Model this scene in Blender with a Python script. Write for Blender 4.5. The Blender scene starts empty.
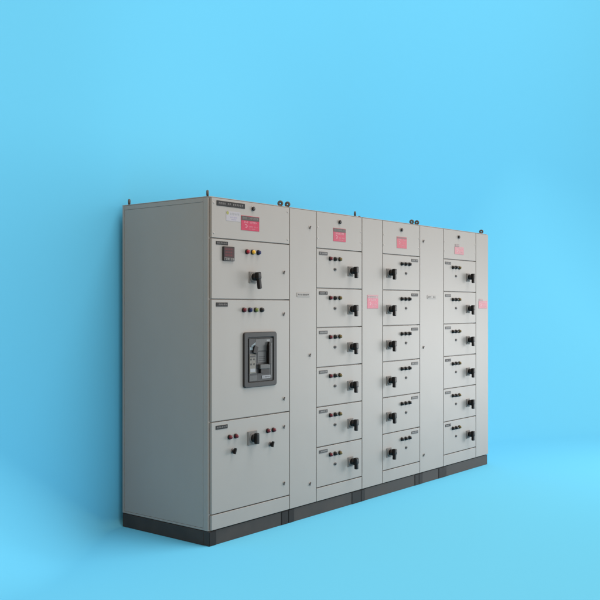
import bpy, bmesh, math, random
from mathutils import Vector, Matrix
random.seed(7)
S = bpy.context.scene
C = S.collection
PI = math.pi

# ------------------------------------------------------------------ materials
def mat(name, col, rough=0.5, metal=0.0, var=0.0, bump=0.0, scale=6.0, coat=0.0, spec=0.5, stretch=1.0):
    m = bpy.data.materials.new(name); m.use_nodes = True
    nt = m.node_tree; N = nt.nodes; L = nt.links
    b = N['Principled BSDF']
    b.inputs['Base Color'].default_value = (*col, 1)
    b.inputs['Roughness'].default_value = rough
    b.inputs['Metallic'].default_value = metal
    b.inputs['Coat Weight'].default_value = coat
    b.inputs['Specular IOR Level'].default_value = spec
    if var or bump:
        geo = N.new('ShaderNodeNewGeometry')
        mp = N.new('ShaderNodeMapping'); mp.inputs['Scale'].default_value = (1, 1, stretch)
        L.new(geo.outputs['Position'], mp.inputs['Vector'])
    if var:
        n1 = N.new('ShaderNodeTexNoise'); n1.inputs['Scale'].default_value = scale
        n1.inputs['Detail'].default_value = 6; n1.inputs['Roughness'].default_value = 0.6
        L.new(mp.outputs['Vector'], n1.inputs['Vector'])
        r = N.new('ShaderNodeMapRange'); r.inputs['From Min'].default_value = 0.3; r.inputs['From Max'].default_value = 0.7
        r.inputs['To Min'].default_value = 1 - var; r.inputs['To Max'].default_value = 1 + var
        L.new(n1.outputs['Fac'], r.inputs['Value'])
        v = N.new('ShaderNodeVectorMath'); v.operation = 'SCALE'
        v.inputs[0].default_value = col
        L.new(r.outputs['Result'], v.inputs['Scale']); L.new(v.outputs['Vector'], b.inputs['Base Color'])
        r2 = N.new('ShaderNodeMapRange'); r2.inputs['From Min'].default_value = 0.3; r2.inputs['From Max'].default_value = 0.7
        r2.inputs['To Min'].default_value = max(0, rough - 0.4 * var); r2.inputs['To Max'].default_value = min(1, rough + 0.4 * var)
        L.new(n1.outputs['Fac'], r2.inputs['Value']); L.new(r2.outputs['Result'], b.inputs['Roughness'])
    if bump:
        n2 = N.new('ShaderNodeTexNoise'); n2.inputs['Scale'].default_value = 260
        L.new(geo.outputs['Position'], n2.inputs['Vector'])
        n3 = N.new('ShaderNodeTexNoise'); n3.inputs['Scale'].default_value = 2.6
        L.new(geo.outputs['Position'], n3.inputs['Vector'])
        b3 = N.new('ShaderNodeBump'); b3.inputs['Strength'].default_value = 1.0; b3.inputs['Distance'].default_value = bump * 40
        L.new(n3.outputs['Fac'], b3.inputs['Height'])
        b2 = N.new('ShaderNodeBump'); b2.inputs['Strength'].default_value = 0.4; b2.inputs['Distance'].default_value = bump
        L.new(n2.outputs['Fac'], b2.inputs['Height']); L.new(b3.outputs['Normal'], b2.inputs['Normal'])
        L.new(b2.outputs['Normal'], b.inputs['Normal'])
    return m

M = {
 'paint':  mat('grey_powder_coat', (0.282, 0.271, 0.259), 0.50, spec=0.38, var=0.022, bump=0.00006, scale=3.0, stretch=0.6),
  'plinth': mat('dark_grey_plinth_paint', (0.040, 0.036, 0.034), 0.6, spec=0.25, var=0.18, bump=0.0001, scale=9),
 'corner': mat('black_plinth_corner', (0.012, 0.0105, 0.0105), 0.6, spec=0.25, var=0.2, scale=12),
 'black': mat('black_plastic', (0.007, 0.007, 0.008), 0.42, spec=0.22, var=0.1, scale=20),
 'plate': mat('grey_plastic_plate', (0.165, 0.162, 0.160), 0.7, spec=0.1),
 'dplate': mat('black_engraved_plate', (0.012, 0.013, 0.014), 0.5, spec=0.2),
 'fplate': mat('charcoal_engraved_plate', (0.045, 0.046, 0.048), 0.5, spec=0.25),
 'wplate': mat('pale_engraved_plate', (0.262, 0.252, 0.242), 0.5, spec=0.35),
 'white': mat('white_lettering', (0.26, 0.26, 0.26), 0.6, spec=0.2),
 'dtext':  mat('dark_lettering', (0.022, 0.022, 0.025), 0.6, spec=0.2),
 'metal':  mat('zinc_metal', (0.30, 0.29, 0.28), 0.45, metal=0.85, var=0.15, scale=30),
 'rust':   mat('dull_steel_eye', (0.075, 0.070, 0.066), 0.65, metal=0.2, var=0.25, scale=40),
 'lock':   mat('dark_zinc_lock', (0.10, 0.10, 0.105), 0.5, metal=0.3),
 'red': mat('red_lens', (0.24, 0.008, 0.022), 0.3, spec=0.35),
 'yellow': mat('yellow_lens', (0.60, 0.36, 0.04), 0.3, spec=0.35),
 'blue': mat('blue_lens', (0.008, 0.012, 0.07), 0.3, spec=0.35),
 'green': mat('green_lens', (0.13, 0.16, 0.035), 0.3, spec=0.35),
 'dark': mat('dark_lens', (0.012, 0.011, 0.012), 0.3, spec=0.35),
 'dred': mat('dull_red_lens', (0.11, 0.010, 0.018), 0.3, spec=0.35),
 'olive': mat('dull_amber_lens', (0.12, 0.09, 0.03), 0.3, spec=0.35),
 'meter': mat('maroon_display', (0.030, 0.008, 0.011), 0.35, spec=0.25),
 'seg': mat('dull_red_digits', (0.10, 0.018, 0.024), 0.4, spec=0.2),
 'mgrey': mat('meter_keypad_grey', (0.14, 0.135, 0.135), 0.5, spec=0.25),
 'bezel': mat('breaker_bezel_grey', (0.030, 0.031, 0.033), 0.5, spec=0.25, var=0.06, scale=25),
 'bdark': mat('breaker_rebate', (0.012, 0.012, 0.013), 0.5, spec=0.2),
 'bface': mat('breaker_face', (0.026, 0.028, 0.031), 0.45, spec=0.25, var=0.25, scale=40),
 'bmid': mat('breaker_cover_grey', (0.048, 0.053, 0.056), 0.4, spec=0.3, var=0.2, scale=45),
 'bbeige': mat('trip_unit_beige', (0.13, 0.125, 0.11), 0.45, spec=0.3, var=0.25, scale=50),
 'blab': mat('pale_label', (0.24, 0.25, 0.27), 0.5, spec=0.3),
 'bpale': mat('pale_blue_label', (0.16, 0.21, 0.24), 0.5, spec=0.3),
 'stick': mat('faint_lilac_sticker', (0.320, 0.310, 0.338), 0.5, spec=0.3),
 'lilac': mat('lilac_print', (0.27, 0.25, 0.36), 0.5, spec=0.3),
 'lime':   mat('olive_logo_print', (0.22, 0.22, 0.05), 0.5),
}
def sign_mats(i, red, head, txt):
    return [mat('danger_red_print_%s' % i, red, 0.5, spec=0.2, var=0.12, scale=45), mat('danger_header_%s' % i, head, 0.5, spec=0.2, var=0.15, scale=60),
            mat('danger_letters_%s' % i, txt, 0.5, spec=0.2)]

# ------------------------------------------------------------------ mesh builder
WL = {}          # world location of each object
class MB:
    def __init__(s): s.bm = bmesh.new(); s.mats = []
    def mi(s, m):
        m = M[m] if isinstance(m, str) else m
        if m not in s.mats: s.mats.append(m)
        return s.mats.index(m)
    def _join(s, b, m):
        i = s.mi(m)
        vs = [s.bm.verts.new(v.co) for v in b.verts]; b.verts.index_update()
        for f in b.faces:
            n = s.bm.faces.new([vs[v.index] for v in f.verts]); n.material_index = i; n.smooth = f.smooth
        b.free()
    def box(s, x0, x1, y0, y1, z0, z1, m, bev=0.0, seg=2, rot=None):
        b = bmesh.new(); bmesh.ops.create_cube(b, size=1)
        for v in b.verts:
            v.co = Vector(((x0 + x1) / 2 + v.co.x * (x1 - x0), (y0 + y1) / 2 + v.co.y * (y1 - y0), (z0 + z1) / 2 + v.co.z * (z1 - z0)))
        if bev:
            bmesh.ops.bevel(b, geom=b.edges[:], offset=bev, segments=seg, affect='EDGES', profile=0.6)
        if rot:
            (px, pz, a) = rot
            R = Matrix.Rotation(a, 4, 'Y')
            p = Vector((px, 0, pz))
            for v in b.verts: v.co = R @ (v.co - p) + p
        s._join(b, m); return s
    def cyl(s, x, z, r, y0, y1, m, seg=24, r2=None, bev=0.0):
        """cylinder along the depth axis: y0 is the front face, y1 the back"""
        b = bmesh.new()
        bmesh.ops.create_cone(b, cap_ends=True, segments=seg, radius1=r if r2 is None else r2, radius2=r, depth=1)
        R = Matrix.Rotation(PI / 2, 4, 'X')      # local +z -> -y ; radius1 end at +z/back
        for v in b.verts:
            c = v.co.copy()
            t = c.z + 0.5                         # 0 = radius1 end
            v.co = Vector((x + c.x, y0 + (y1 - y0) * t, z + c.y))
        bmesh.ops.recalc_face_normals(b, faces=b.faces)
        if bev:
            ed = [e for e in b.edges if all(abs(v.co.y - y0) < 1e-6 for v in e.verts)]
            bmesh.ops.bevel(b, geom=ed, offset=bev, segments=2, affect='EDGES')
        for f in b.faces: f.smooth = len(f.verts) == 4
        s._join(b, m); return s
    def dome(s, x, z, r, y, h, m):
        b = bmesh.new(); bmesh.ops.create_uvsphere(b, u_segments=20, v_segments=12, radius=1)
        for v in b.verts: v.co = Vector((x + v.co.x * r, y + v.co.y * h, z + v.co.z * r))
        for f in b.faces: f.smooth = True
        s._join(b, m); return s
    def tube(s, pts, rad, m, seg=10, closed=False):
        b = bmesh.new(); rings = []
        n = len(pts)
        for i, p in enumerate(pts):
            a = pts[(i - 1) % n] if (closed or i > 0) else p
            c = pts[(i + 1) % n] if (closed or i < n - 1) else p
            t = (Vector(c) - Vector(a)).normalized()
            up = Vector((0.31, 0.95, 0.02)).normalized()
            if abs(t.dot(up)) > 0.95: up = Vector((1, 0, 0))
            e = t.cross(up).normalized(); g = t.cross(e).normalized()
            rr = rad[i] if isinstance(rad, (list, tuple)) else rad
            rings.append([b.verts.new(Vector(p) + (e * math.cos(2 * PI * k / seg) + g * math.sin(2 * PI * k / seg)) * rr) for k in range(seg)])
        for i in range(n if closed else n - 1):
            A, B = rings[i], rings[(i + 1) % n]
            for k in range(seg):
                b.faces.new((A[k], A[(k + 1) % seg], B[(k + 1) % seg], B[k]))
        if not closed:
            b.faces.new(rings[0]); b.faces.new(rings[-1])
        bmesh.ops.recalc_face_normals(b, faces=b.faces)
        for f in b.faces: f.smooth = True
        s._join(b, m); return s
    def build(s, name, parent=None, label=None):
        me = bpy.data.meshes.new(name)
        co = [v.co for v in s.bm.verts]
        o = Vector([(min(c[i] for c in co) + max(c[i] for c in co)) / 2 for i in range(3)])
        for v in s.bm.verts: v.co -= o
        s.bm.to_mesh(me); s.bm.free()
        for m in s.mats: me.materials.append(m)
        ob = bpy.data.objects.new(name, me); C.objects.link(ob)
        if parent is not None:
            ob.parent = parent; ob.location = o - WL[parent]
        else: ob.location = o
        WL[ob] = o
        if label: ob['label'] = label
        return ob

def thing(name, label, cat, loc, group=None):
    o = bpy.data.objects.new(name, None); C.objects.link(o); o.location = loc; o.empty_display_size = 0.1
    WL[o] = Vector(loc); o['label'] = label; o['category'] = cat
    if group: o['group'] = group
    return o

# ------------------------------------------------------------------ cabinet parts
H, D, HP = 2.30, 0.88, 0.097      # height, depth, plinth height
FY = 0.022                        # front plane of the frame; doors stand proud to y = 0
ZL = [2.0170, 1.7157, 1.4158, 1.1148, 0.8147, 0.5107, 0.2060]   # horizontal seams of a feeder column
G = 0.0036                        # half of a door gap

def marks(mb, x0, x1, z0, z1, y, m, n, seed):
    """a worn, unreadable row of engraved characters"""
    r = random.Random(seed); w = (x1 - x0) / n
    for i in range(n):
        a = x0 + i * w
        if r.random() < 0.12: continue
        k = r.choice((0, 1, 2))
        mb.box(a + w * .12, a + w * .34, y - .0004, y, z0, z1, m)
        if k != 1: mb.box(a + w * .34, a + w * .80, y - .0004, y, z1 - (z1 - z0) * .24, z1, m)
        if k != 2: mb.box(a + w * .34, a + w * .80, y - .0004, y, z0 + (z1 - z0) * .36, z0 + (z1 - z0) * .60, m)
        if k == 2: mb.box(a + w * .60, a + w * .80, y - .0004, y, z0, z1 - (z1 - z0) * .24, m)

def slab(name, par, x0, x1, z0, z1, yf=0.0, label=None):
    mb = MB(); mb.box(x0 + G, x1 - G, yf, FY - 0.0015, z0 + G, z1 - G, 'paint', bev=0.0028, seg=3)
    return mb.build(name, par, label)

def nameplate(par, x0, x1, z0, z1, m='fplate', tm='white', n=7, seed=1, label=None):
    mb = MB(); mb.box(x0, x1, -.0030, -.0002, z0, z1, m, bev=.0009, seg=1)
    h = z1 - z0
    marks(mb, x0 + .06 * (x1 - x0), x1 - .06 * (x1 - x0), z0 + h * .3, z1 - h * .3, -.0030, tm, n, seed)
    return mb.build('nameplate', par, label)

def lamp(par, x, z, m, r=.0165, label=None):
    mb = MB()
    mb.cyl(x, z, r, -.009, -.0002, 'black', bev=.002)
    mb.cyl(x, z, r * .78, -.020, -.009, m, bev=.003)
    mb.dome(x, z, r * .74, -.019, .007, m)
    return mb.build('indicator_lamp', par, label)

def lock(par, x, z, ang=0.5):
    mb = MB()
    mb.cyl(x, z, .0110, -.004, -.0002, 'metal', bev=.0015)
    mb.box(x - .0035, x + .0035, -.010, -.003, z - .016, z + .010, 'lock', bev=.0015, seg=1, rot=(x, z, ang))
    return mb.build('door_lock', par)

def knob(par, x, z):
    mb = MB()
    mb.cyl(x, z, .0185, -.004, -.0002, 'metal', bev=.001)
    mb.cyl(x, z, .0150, -.013, -.004, 'black', bev=.003)
    mb.box(x - .003, x + .003, -.0150, -.011, z - .010, z + .010, 'lock', bev=.001, seg=1, rot=(x, z, .5))
    return mb.build('panel_lock', par)

def handle(par, x, z, tilt=0.0, ln=.060, s=1.0):
    """rotary operating handle: square escutcheon, round hub and a hooked grip standing off the door"""
    mb = MB()
    mb.box(x - .040 * s, x + .040 * s, -.006, -.0002, z - .043 * s, z + .043 * s, 'plate', bev=.003, seg=2)
    mb.cyl(x, z, .034 * s, -.014, -.006, 'plate', bev=.003)
    pl = mb.build('handle_plate', par)
    mb = MB()
    mb.cyl(x, z + .004, .027 * s, -.046, -.014, 'black', seg=28, r2=.030 * s, bev=.004)
    mb.box(x - .021 * s, x + .021 * s, -.072, -.040, z - .014 * s, z + .040 * s, 'black', bev=.010, seg=4, rot=(x, z, tilt))
    mb.box(x - .0155 * s, x + .0155 * s, -.070, -.044, z - ln, z + .010 * s, 'black', bev=.0085, seg=4, rot=(x, z, tilt))
    mb.box(x - .003, x + .003, -.0726, -.071, z + .012 * s, z + .032 * s, 'plate', rot=(x, z, tilt))
    hd = mb.build('rotary_handle', par)
    return pl, hd

def screw(par, x, z, y=0.0, r=.0065):
    mb = MB(); mb.cyl(x, z, r, y - .0025, y + .001, 'metal', seg=14, bev=.001)
    return mb.build('panel_screw', par)

def danger(par, x0, x1, z0, z1, mats, head=.27, seed=3, label=None, worn=False):
    red, hd, tx = mats
    mb = MB(); h = z1 - z0; w = x1 - x0; zh = z1 - head * h
    mb.box(x0, x1, -.0022, -.0002, z0, z1 if not worn else zh, red, bev=.0006, seg=1)
    if not worn:
        mb.box(x0 + .003, x1 - .003, -.0030, -.0021, zh, z1 - .003, hd)
        marks(mb, x0 + .06 * w, x1 - .06 * w, zh + .08 * h, z1 - .09 * h, -.0030, 'mgrey', 11, seed)
    else:
        mb.box(x0 + .05 * w, x0 + .48 * w, -.0030, -.0002, zh, z1, hd)
        marks(mb, x0 + .08 * w, x0 + .46 * w, zh + .08 * h, z1 - .06 * h, -.0030, tx, 4, seed)
    zt = zh - .05 * h
    marks(mb, x0 + .16 * w, x1 - .14 * w, zt - .15 * h, zt, -.0022, tx, 9, seed + 1)
    # a zig-zag bolt and two short rows under it
    for k, (a, b) in enumerate(((.20, .30), (.28, .36), (.22, .32))):
        mb.box(x0 + a * w, x0 + b * w, -.0026, -.0021, zt - (.27 + .09 * k) * h, zt - (.20 + .09 * k) * h, tx)
    marks(mb, x0 + .44 * w, x1 - .10 * w, z0 + .22 * h, z0 + .31 * h, -.0022, tx, 9, seed + 2)
    marks(mb, x0 + .44 * w, x1 - .22 * w, z0 + .08 * h, z0 + .15 * h, -.0022, tx, 8, seed + 3)
    return mb.build('danger_sign', par, label)

def eye(par, x, y, turn, low=False, sc=.80):
    mb = MB()
    mb.tube([(x, y, H - .002), (x, y, H + .004)], .017 * sc, 'rust', 16)
    if low:
        mb.tube([(x, y, H + .004), (x, y, H + .013)], .010, 'rust', 6)
    else:
        mb.tube([(x, y, H + .004), (x, y, H + .016 * sc)], [.009 * sc, .007 * sc], 'rust', 12)
        R = .0165 * sc; zc = H + .016 * sc + R
        mb.tube([(x + R * math.cos(a) * math.cos(turn), y + R * math.cos(a) * math.sin(turn), zc + R * math.sin(a))
                 for a in [2 * PI * k / 24 for k in range(24)]], (.0105 * sc), 'rust', 10, closed=True)
    return mb.build('lifting_eye' if not low else 'roof_bolt', par)

def carcass(par, x0, x1, left=False, right=False):
    """sheet-steel body with posts, rails and side panels; the doors hang on its front"""
    e = .0015
    mb = MB()
    a = x0 + (.010 if left else e); b = x1 - (.010 if right else e)
    mb.box(a, b, FY, D, HP, H - .004, 'paint', bev=.001, seg=1)
    mb.box(x0 + e, x1 - e, FY - .006, D + .004, H - .0035, H + .0015, 'paint', bev=.001, seg=1)    # roof sheet
    body = mb.build('body', par)
    for flag, xs, xi in ((left, x0, x0 + .010), (right, x1, x1 - .010)):
        if not flag: continue
        f = MB(); lo, hi = min(xs, xi), max(xs, xi)
        if xs == x0: hi -= .0002
        else: lo += .0002
        f.box(lo, hi, FY, .066, HP + .002, H - .005, 'paint', bev=.002)
        f.box(lo, hi, D - .020, D, HP + .002, H - .005, 'paint', bev=.002)
        f.box(lo, hi, .067, D - .021, H - .034, H - .005, 'paint', bev=.002)
        f.box(lo, hi, .067, D - .021, HP + .002, HP + .016, 'paint', bev=.002)
        f.build('corner_frame', par)
        q = MB(); ins = .0008
        q.box(lo + (ins if xs == x0 else 0), hi - (0 if xs == x0 else ins), .0682, D - .0222, HP + .0172, H - .0352, 'paint', bev=.0012)
        q.build('side_panel', par)
    return body

def plinth(par, x0, x1, blocks, left=False, right=False):
    mb = MB(); y = .012
    mb.box(x0 + .001, x1 - .001, y, D - .004, 0, HP - .0015, 'plinth', bev=.002, seg=1)
    p = mb.build('plinth', par)
    for (a, b) in blocks:
        c = MB(); c.box(a, b, y - .004, y + .05, .001, HP - .003, 'corner', bev=.002, seg=1)
        c.build('plinth_corner', p)
    if left:
        c = MB(); c.box(x0 - .002, x0 + .004, y + .052, D - .006, .001, HP - .003, 'plinth', bev=.001, seg=1)
        c.build('plinth_side', p)
    return p

def feeder_column(par, x0, x1, mirror=False, lampset=('dred', 'dark', 'olive'), seed=0, sign=None, knobx=None):
    top = slab('top_panel', par, x0, x1, ZL[0], H - .004)
    for sx in (x0 + .020, x1 - .020):
        for sz in (ZL[0] + .075, ZL[0] + .16): screw(top, sx, sz, 0, .0055)
    knob(top, knobx, 2.234)
    w = x1 - x0
    for i in range(6):
        zt, zb = ZL[i], ZL[i + 1]
        d = slab('feeder_door', par, x0, x1, zb, zt)
        r = random.Random(seed * 10 + i)
        j = lambda a=.002: r.uniform(-a, a)
        if not mirror:
            np_ = (x0 + .032, x0 + .138); lx = x0 + .170; px = x0 + .236; hx = x1 - .163
        else:
            np_ = (x1 - .140, x1 - .034); lx = x0 + .292; px = x0 + .366; hx = x0 + .093
        nameplate(d, np_[0], np_[1], zt - .049, zt - .025, 'fplate' if r.random() > .35 else 'dplate', 'white', 6, seed * 31 + i)
        for k, m in enumerate(lampset): lamp(d, lx + .0615 * k + j(.001), zt - .0735 + j(.001), m)
        b = MB(); b.cyl(px, zt - .154, .0115, -.006, -.0002, 'lock', bev=.001)
        b.box(px - .017, px + .017, -.0035, -.0002, zt - .161, zt - .147, 'fplate', bev=.001, seg=1)
        b.cyl(px, zt - .154, .0065, -.0085, -.006, 'black', bev=.001); b.build('reset_button', d)
        handle(d, hx + j(.002), zt - .163 + j(.002), j(.07), .054, .90)
    slab('bottom_cover', par, x0, x1, HP + .004, ZL[6])
    return top

# ================================================================== the four cabinets
GRP = 'grey switchgear cabinets bolted in one row'
# ---- breaker cabinet
U = [0, .8155, 1.7345, 2.6275, 3.9390]
t = thing('switchgear_cabinet', 'nearest grey cabinet with dark breaker window, digital meter and plain side wall', 'cabinet', (U[0], 0, 0), GRP)
carcass(t, U[0], U[1], left=True)
plinth(t, U[0], U[1], [(.002, .066), (.738, .8135)], left=True)
x0, x1 = .010, U[1]
top = slab('top_panel', t, x0, x1, 2.0262, H - .004)
nameplate(top, .058, .334, 2.243, 2.277, 'dplate', 'mgrey', 14, 5, 'long black title plate')
knob(top, .416, 2.251)
mb = MB(); mb.box(.150, .290, -.0012, -.0002, 2.150, 2.216, 'stick')
mb.cyl(.163, 2.203, .012, -.0018, -.0012, 'lime', seg=20)
marks(mb, .188, .280, 2.190, 2.206, -.0012, 'blab', 6, 9)
marks(mb, .190, .270, 2.170, 2.180, -.0012, 'lilac', 7, 10); marks(mb, .200, .250, 2.157, 2.164, -.0012, 'lilac', 6, 11)
mb.build('sticker', top, 'pale sticker with an olive round emblem')
danger(top, .296, .482, 2.097, 2.197, sign_mats('clear', (.38, .032, .075), (.060, .056, .056), (.46, .17, .22)), .32, 3, 'clear red danger sign')
for a in (x0 + .022, x1 - .022):
    for b in (2.06, 2.26): screw(top, a, b)

d = slab('meter_door', t, x0, x1, 1.6240, 2.0262)
nameplate(d, .053, .166, 1.985, 2.008, 'dplate', 'mgrey', 6, 12)
mb = MB(); mb.box(.112, .221, -.012, -.0002, 1.880, 1.976, 'black', bev=.003)
mb.box(.119, .214, -.0128, -.0118, 1.904, 1.971, 'meter')
for k in range(3):
    zc = 1.958 - .020 * k
    for q in range(4): mb.box(.130 + .018 * q, .141 + .018 * q, -.0132, -.0127, zc - .005, zc + .005, 'seg')
mb.box(.119, .214, -.0130, -.0118, 1.884, 1.902, 'mgrey', bev=.0005, seg=1)
for q in range(4): mb.cyl(.131 + .0235 * q, 1.893, .006, -.0155, -.0130, 'plate' if q % 2 else 'bezel', seg=16)
mb.build('digital_meter', d)
for k, (x, m) in enumerate(((.354, 'red'), (.411, 'yellow'), (.470, 'blue'))): lamp(d, x, 1.951, m, .0175, ('red lens', 'yellow lens', 'blue lens')[k])
handle(d, .412, 1.776, -.16, .080, .92)
lock(d, .752, 1.823, .4)

d = slab('breaker_door', t, x0, x1, .8147, 1.6240)
nameplate(d, .053, .164, 1.575, 1.602, 'dplate', 'mgrey', 6, 14)
for k, (x, m) in enumerate(((.321, 'dred'), (.382, 'blue'), (.443, 'green'), (.505, 'dark'))): lamp(d, x, 1.552, m, .0170)
lock(d, .750, 1.523, .4); lock(d, .752, .914, .4)
# withdrawable circuit breaker seen through its bezel
BX0, BX1, BZ0, BZ1 = .314, .657, 1.018, 1.398
def bp(a): return BX0 + a * (BX1 - BX0)
def bq(a): return BZ1 - a * (BZ1 - BZ0)
mb = MB()
fr = .105
def rrect(x0, x1, z0, z1, r, n=7):
    o = []
    for (cx, cz, a0) in ((x1 - r, z1 - r, 0), (x0 + r, z1 - r, 90), (x0 + r, z0 + r, 180), (x1 - r, z0 + r, 270)):
        for k in range(n): 
            a = math.radians(a0 + 90 * k / (n - 1)); o.append((cx + r * math.cos(a), cz + r * math.sin(a)))
    return o
ib = bmesh.new(); loops = []
ix0, ix1, iz0, iz1 = bp(fr), bp(1 - fr), bq(1 - fr * .88), bq(fr * .88)
for (o, y) in ((rrect(BX0, BX1, BZ0, BZ1, .020), -.0002), (rrect(BX0, BX1, BZ0, BZ1, .020), -.012),
               (rrect(BX0 + .004, BX1 - .004, BZ0 + .004, BZ1 - .004, .017), -.016),
               (rrect(ix0 - .003, ix1 + .003, iz0 - .003, iz1 + .003, .009), -.016),
               (rrect(ix0, ix1, iz0, iz1, .007), -.013), (rrect(ix0, ix1, iz0, iz1, .007), -.0004)):
    loops.append([ib.verts.new((x, y, z)) for (x, z) in o])
for A, B in zip(loops, loops[1:]):
    for k in range(len(A)):
        q = (k + 1) % len(A); f = ib.faces.new((A[k], A[q], B[q], B[k])); f.smooth = False
bmesh.ops.recalc_face_normals(ib, faces=ib.faces)
mb._join(ib, 'bezel')
cb = mb.build('circuit_breaker', t, 'dark framed air circuit breaker')
mb = MB(); mb.box(bp(fr - .01), bp(1 - fr + .01), -.0060, -.0008, bq(1 - fr * .85), bq(fr * .85), 'bdark'); mb.build('rebate', cb)
mb = MB(); mb.box(bp(.15), bp(.88), -.0110, -.0060, bq(.90), bq(.115), 'bface', bev=.002, seg=1)
mb.box(bp(.34), bp(.80), -.0122, -.0108, bq(.345), bq(.13), 'bmid', bev=.001, seg=1)
mb.box(bp(.40), bp(.66), -.0125, -.0108, bq(.56), bq(.36), 'bmid', bev=.001, seg=1)
mb.box(bp(.81), bp(.865), -.0118, -.0108, bq(.86), bq(.20), 'bmid', bev=.001, seg=1)
mb.box(bp(.16), bp(.40), -.0116, -.0108, bq(.885), bq(.78), 'bmid', bev=.001, seg=1)
for k in range(3): mb.box(bp(.44), bp(.63), -.0129, -.0124, bq(.46 + .035 * k), bq(.445 + .035 * k), 'bface')
mb.build('breaker_face', cb)
mb = MB(); mb.box(bp(.155), bp(.345), -.0150, -.0108, bq(.75), bq(.40), 'bbeige', bev=.002, seg=1)
for k in range(4):
    mb.cyl(bp(.20 + .09 * (k % 2)), bq(.49 + .09 * (k // 2)), .007, -.0165, -.0150, 'bface', seg=14)
mb.box(bp(.175), bp(.325), -.0156, -.0149, bq(.72), bq(.66), 'blab')
mb.box(bp(.175), bp(.325), -.0156, -.0149, bq(.455), bq(.42), 'bface')
mb.build('trip_unit', cb)
mb = MB(); mb.box(bp(.21), bp(.38), -.0118, -.0108, bq(.245), bq(.205), 'bpale', rot=(bp(.3), bq(.22), -.5)); mb.build('small_label', cb)
mb = MB(); mb.box(bp(.17), bp(.26), -.0118, -.0108, bq(.32), bq(.27), 'bpale'); mb.build('small_label', cb)
mb = MB(); mb.box(bp(.68), bp(.78), -.0128, -.0120, bq(.165), bq(.145), 'blab'); mb.build('small_label', cb)
mb = MB(); mb.box(bp(.27), bp(.39), -.022, -.0108, bq(.39), bq(.25), 'black', bev=.003, rot=(bp(.33), bq(.3), .35)); mb.build('release_button', cb)
mb = MB(); mb.box(bp(.685), bp(.765), -.034, -.0108, bq(.60), bq(.24), 'black', bev=.005, seg=3)
mb.box(bp(.70), bp(.75), -.028, -.0108, bq(.28), bq(.19), 'black', bev=.004, rot=(bp(.725), bq(.24), .25)); mb.build('charging_lever', cb)
mb = MB(); mb.box(bp(.40), bp(.76), -.0116, -.0100, bq(.775), bq(.655), 'black')
mb.box(bp(.43), bp(.73), -.030, -.0110, bq(.675), bq(.59), 'bmid', bev=.004, seg=3)
mb.box(bp(.46), bp(.53), -.025, -.0112, bq(.755), bq(.67), 'black', bev=.003); mb.build('racking_handle', cb)
mb = MB(); mb.box(bp(.54), bp(.80), -.0130, -.0108, bq(.855), bq(.80), 'blab'); marks(mb, bp(.56), bp(.78), bq(.843), bq(.815), -.0130, 'bface', 7, 17)
mb.build('rating_label', cb)

d = slab('control_door', t, x0, x1, .2060, .8147)
nameplate(d, .050, .163, .762, .788, 'dplate', 'mgrey', 6, 18)
for x in (.180, .240, .570, .631): lamp(d, x, .7005, 'dred', .0165)
for x in (.212, .600):
    b = MB(); b.cyl(x, .603, .017, -.008, -.0002, 'lock', bev=.002)
    b.cyl(x, .603, .0125, -.016, -.008, 'black', bev=.002)
    b.box(x - .0055, x + .0055, -.034, -.014, .584, .624, 'black', bev=.002, seg=1, rot=(x, .603, .3)); b.build('toggle_switch', d)
b = MB(); b.box(.362, .456, -.008, -.0002, .620, .716, 'plate', bev=.003)
b.cyl(.409, .668, .036, -.013, -.008, 'mgrey', bev=.002); sp = b.build('switch_plate', d)
b = MB(); b.cyl(.409, .668, .026, -.036, -.013, 'black', r2=.029, bev=.004)
b.box(.394, .424, -.058, -.030, .630, .706, 'black', bev=.008, seg=3); b.build('selector_switch', d)
lock(d, .752, .7115, .4); lock(d, .752, .304, .4)
slab('bottom_cover', t, x0, x1, HP + .004, .2060)
eye(t, .033, .058, .75); eye(t, .780, .058, -.8, sc=.80); eye(t, .033, .845, .75)

def alley(par, x0, x1, plate=None, locks=(), name='cable_door', seed=40):
    d = slab(name, par, x0, x1, HP + .004, H - .004)
    if plate: nameplate(d, plate[0], plate[1], 1.647, 1.678, 'wplate', 'dtext', 9, seed)
    for (x, z) in locks: lock(d, x, z, .5)
    return d

# ---- second cabinet: cable door at its left, feeder doors with handles at their right
t = thing('switchgear_cabinet', 'grey cabinet touching the breaker cabinet, narrow cable door left of six feeder doors', 'cabinet', (U[1], 0, 0), GRP)
carcass(t, U[1], U[2])
plinth(t, U[1], U[2], [(.8175, .880), (1.610, 1.7325)])
alley(t, U[1], 1.1338, (.899, 1.049), ((1.055, 2.168), (1.055, 1.215), (1.055, .254)), seed=41)
top = feeder_column(t, 1.1338, U[2], False, ('dred', 'dark', 'olive'), 2, knobx=1.428)
danger(top, 1.345, 1.508, 2.082, 2.185, sign_mats('second', (.40, .060, .105), (.080, .074, .074), (.48, .24, .28)), .29, 23, 'red danger sign with grey header')
eye(t, .862, .058, -1.1, sc=.80); eye(t, 1.718, .058, .66, sc=.80); eye(t, 1.7, .845, .3)

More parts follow.
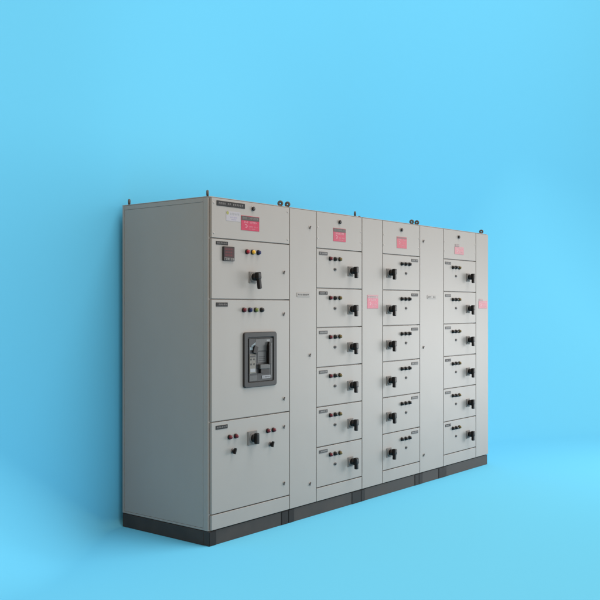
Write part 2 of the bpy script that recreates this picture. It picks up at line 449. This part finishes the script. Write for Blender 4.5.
# ---- third cabinet: blank panel with sticker at its left, mirrored feeder doors
t = thing('switchgear_cabinet', 'grey cabinet with handles at left of its feeder doors, sticker on blank left strip', 'cabinet', (U[2], 0, 0), GRP)
carcass(t, U[2], U[3])
plinth(t, U[2], U[3], [(1.7365, 1.790), (2.560, 2.6255)])
b = alley(t, U[2], 2.0338, name='blank_panel')
danger(b, 1.806, 1.965, 1.560, 1.670, sign_mats('blank', (.49, .15, .20), (.38, .26, .28), (.52, .31, .35)), .25, 33, 'pale pink danger sticker')
top = feeder_column(t, 2.0338, U[3], True, ('dark', 'dark', 'dark'), 3, knobx=2.322)
danger(top, 2.250, 2.407, 2.076, 2.174, sign_mats('third', (.43, .10, .135), (.20, .12, .13), (.46, .22, .25)), .16, 43, 'faded pink danger sign')
eye(t, 1.778, .058, .3, low=True); eye(t, 2.585, .058, -.7, sc=.80); eye(t, 2.6, .845, .3)

# ---- fourth cabinet: cable door, feeder doors, plain end strip
t = thing('switchgear_cabinet', 'farthest grey cabinet, ending the row at right with a plain strip', 'cabinet', (U[3], 0, 0), GRP)
carcass(t, U[3], U[4], right=True)
plinth(t, U[3], U[4], [(2.6295, 2.690), (2.975, 3.115)])
alley(t, U[3], 3.0440, (2.752, 2.907), ((2.688, 2.160), (2.688, 1.216), (2.692, .256)), seed=44)
top = feeder_column(t, 3.0440, 3.6747, False, ('dark', 'dark', 'olive'), 4, knobx=3.328)
danger(top, 3.252, 3.428, 2.070, 2.165, sign_mats('worn', (.45, .20, .235), (.20, .18, .18), (.44, .32, .33)), .26, 53, 'very faded, partly peeled danger sign', worn=True)
e = slab('end_panel', t, 3.6747, U[4] - .002, HP + .004, H - .004)
danger(e, 3.730, 3.908, 1.558, 1.652, sign_mats('end', (.46, .19, .23), (.28, .21, .22), (.46, .31, .33)), .22, 63, 'very faded pink danger sticker', worn=True)
eye(t, 2.672, .058, -1.2, sc=.80); eye(t, 3.900, .058, -.9, sc=.80); eye(t, 3.9, .845, .3)

# ================================================================== seamless blue backdrop (floor sweeping up into the wall)
def wall_at(u):           # the paper leaves the row at a small angle towards the right
    t = min(1, max(0, (u + .5) / 4.5)); t = t * t * (3 - 2 * t)
    return .893 + .50 * t + .10 * (u / 2 + math.sqrt(u * u / 4 + .04)) - .004
us = [-3.1 + .21 * k for k in range(40)] + [5.2 + .5 * k for k in range(39)] + [26.5, 30, 36, 44]
bm = bmesh.new(); cols = []
for u in us:
    w_ = wall_at(u); g = min(1, max(0, (u - 4.1) / 6)); g = g * g * (3 - 2 * g)
    r_ = 3.2 * g + min(1.0, max(.03, w_ - .885) + .80 * min(1, max(0, -u - .08) / 1.1))
    top = 5.0 + .32 * max(0, u)
    p = [(-3.75, 0), (-2.9, 0), (-2.6, 0)]
    for k in range(25):
        a = PI / 2 * k / 24
        p.append((w_ - r_ + r_ * math.sin(a), r_ - r_ * math.cos(a)))
    p += [(w_, r_ + (top - r_) * q) for q in (.25, .6, 1)]
    cols.append([bm.verts.new((u, y, z)) for (y, z) in p])
for a, b in zip(cols, cols[1:]):
    for k in range(len(a) - 1):
        f = bm.faces.new((a[k], b[k], b[k + 1], a[k + 1])); f.smooth = True
me = bpy.data.meshes.new('backdrop'); bm.to_mesh(me); bm.free()
bd = bpy.data.objects.new('backdrop', me); C.objects.link(bd)
BLUE = mat('sky_blue_backdrop_paper', (0.124, 0.498, 0.750), 0.9, spec=0.0)
me.materials.append(BLUE); bd['kind'] = 'structure'

# ================================================================== light
WORLD, KEY, RIGHT_LOBE, LEFT, LOW = 1.13, 3700, 1.4, (.88, .45, .08), 28
w = bpy.data.worlds.new('World'); S.world = w; w.use_nodes = True
nt = w.node_tree; bg = nt.nodes['Background']
# broad soft light: brightest from the front right above, dimmer from the left with added warmth against the blue bounce
LD = Vector((.36, -.92, .08)).normalized()
tc = nt.nodes.new('ShaderNodeTexCoord'); dt = nt.nodes.new('ShaderNodeVectorMath'); dt.operation = 'DOT_PRODUCT'
dt.inputs[1].default_value = LD
rp = nt.nodes.new('ShaderNodeValToRGB')
mr = nt.nodes.new('ShaderNodeMapRange'); mr.inputs['From Min'].default_value = -1; mr.inputs['From Max'].default_value = 1
nt.links.new(tc.outputs['Generated'], dt.inputs[0]); nt.links.new(dt.outputs['Value'], mr.inputs['Value'])
nt.links.new(mr.outputs['Result'], rp.inputs['Fac'])
rp.color_ramp.elements[0].position = 0.25; rp.color_ramp.elements[0].color = (*LEFT, 1)
rp.color_ramp.elements[1].position = 1.0; rp.color_ramp.elements[1].color = (1.0, .99, .98, 1)
# added bright lobe low on the right, lifts the sheen on the far doors
d2 = nt.nodes.new('ShaderNodeVectorMath'); d2.operation = 'DOT_PRODUCT'
d2.inputs[1].default_value = Vector((.97, -.22, .06)).normalized()
m2 = nt.nodes.new('ShaderNodeMapRange'); m2.interpolation_type = 'SMOOTHSTEP'
m2.inputs['From Min'].default_value = .82; m2.inputs["From Max"].default_value = .985
m2.inputs['To Min'].default_value = 0; m2.inputs['To Max'].default_value = RIGHT_LOBE
nt.links.new(tc.outputs['Generated'], d2.inputs[0]); nt.links.new(d2.outputs['Value'], m2.inputs['Value'])
ad = nt.nodes.new('ShaderNodeVectorMath'); ad.operation = 'ADD'
nt.links.new(rp.outputs['Color'], ad.inputs[0]); nt.links.new(m2.outputs['Result'], ad.inputs[1])
nt.links.new(ad.outputs['Vector'], bg.inputs['Color']); bg.inputs['Strength'].default_value = WORLD

def area(name, az, el, dist, size, power, target, col=(1, 1, 1)):
    l = bpy.data.lights.new(name, 'AREA'); l.shape = 'DISK'; l.size = size; l.energy = power; l.color = col
    o = bpy.data.objects.new(name, l); C.objects.link(o)
    a, e = math.radians(az), math.radians(el)
    d = Vector((math.sin(a) * math.cos(e), -math.cos(a) * math.cos(e), math.sin(e)))
    o.location = Vector(target) + d * dist
    o.rotation_euler = (-d).to_track_quat('-Z', 'Y').to_euler()
    return o
area('softbox_key', 17, 66, 25, 14, KEY, (1.5, 0.6, 1.1), (1.0, .99, .97))

lo = area('added_low_fill', 0, 0, 1, 2.4, LOW, (0, 0, 0))  # added fill lamp out of view, brightens the low and right-hand doors
lo.location = (7.2, -3.1, 1.05)
lo.data.spread = math.radians(64)
lo.rotation_euler = (Vector((2.0, 0, 0.22)) - lo.location).to_track_quat('-Z', 'Y').to_euler()

# ================================================================== camera
cd = bpy.data.cameras.new('camera'); cam = bpy.data.objects.new('camera', cd); C.objects.link(cam)
cam.location = (-4.1662, -4.1095, 1.572)
cam.rotation_euler = (PI / 2, 0, 0.6780 - PI / 2)
cd.sensor_width = 36; cd.lens = 53.352; cd.shift_y = 0.01173; cd.clip_end = 200
S.camera = cam
S.view_settings.view_transform = 'Standard'; S.view_settings.look = 'None'
S.view_settings.exposure = 0; S.view_settings.gamma = 1; S.view_settings.use_curve_mapping = False
S.render.resolution_x = S.render.resolution_y = 1024
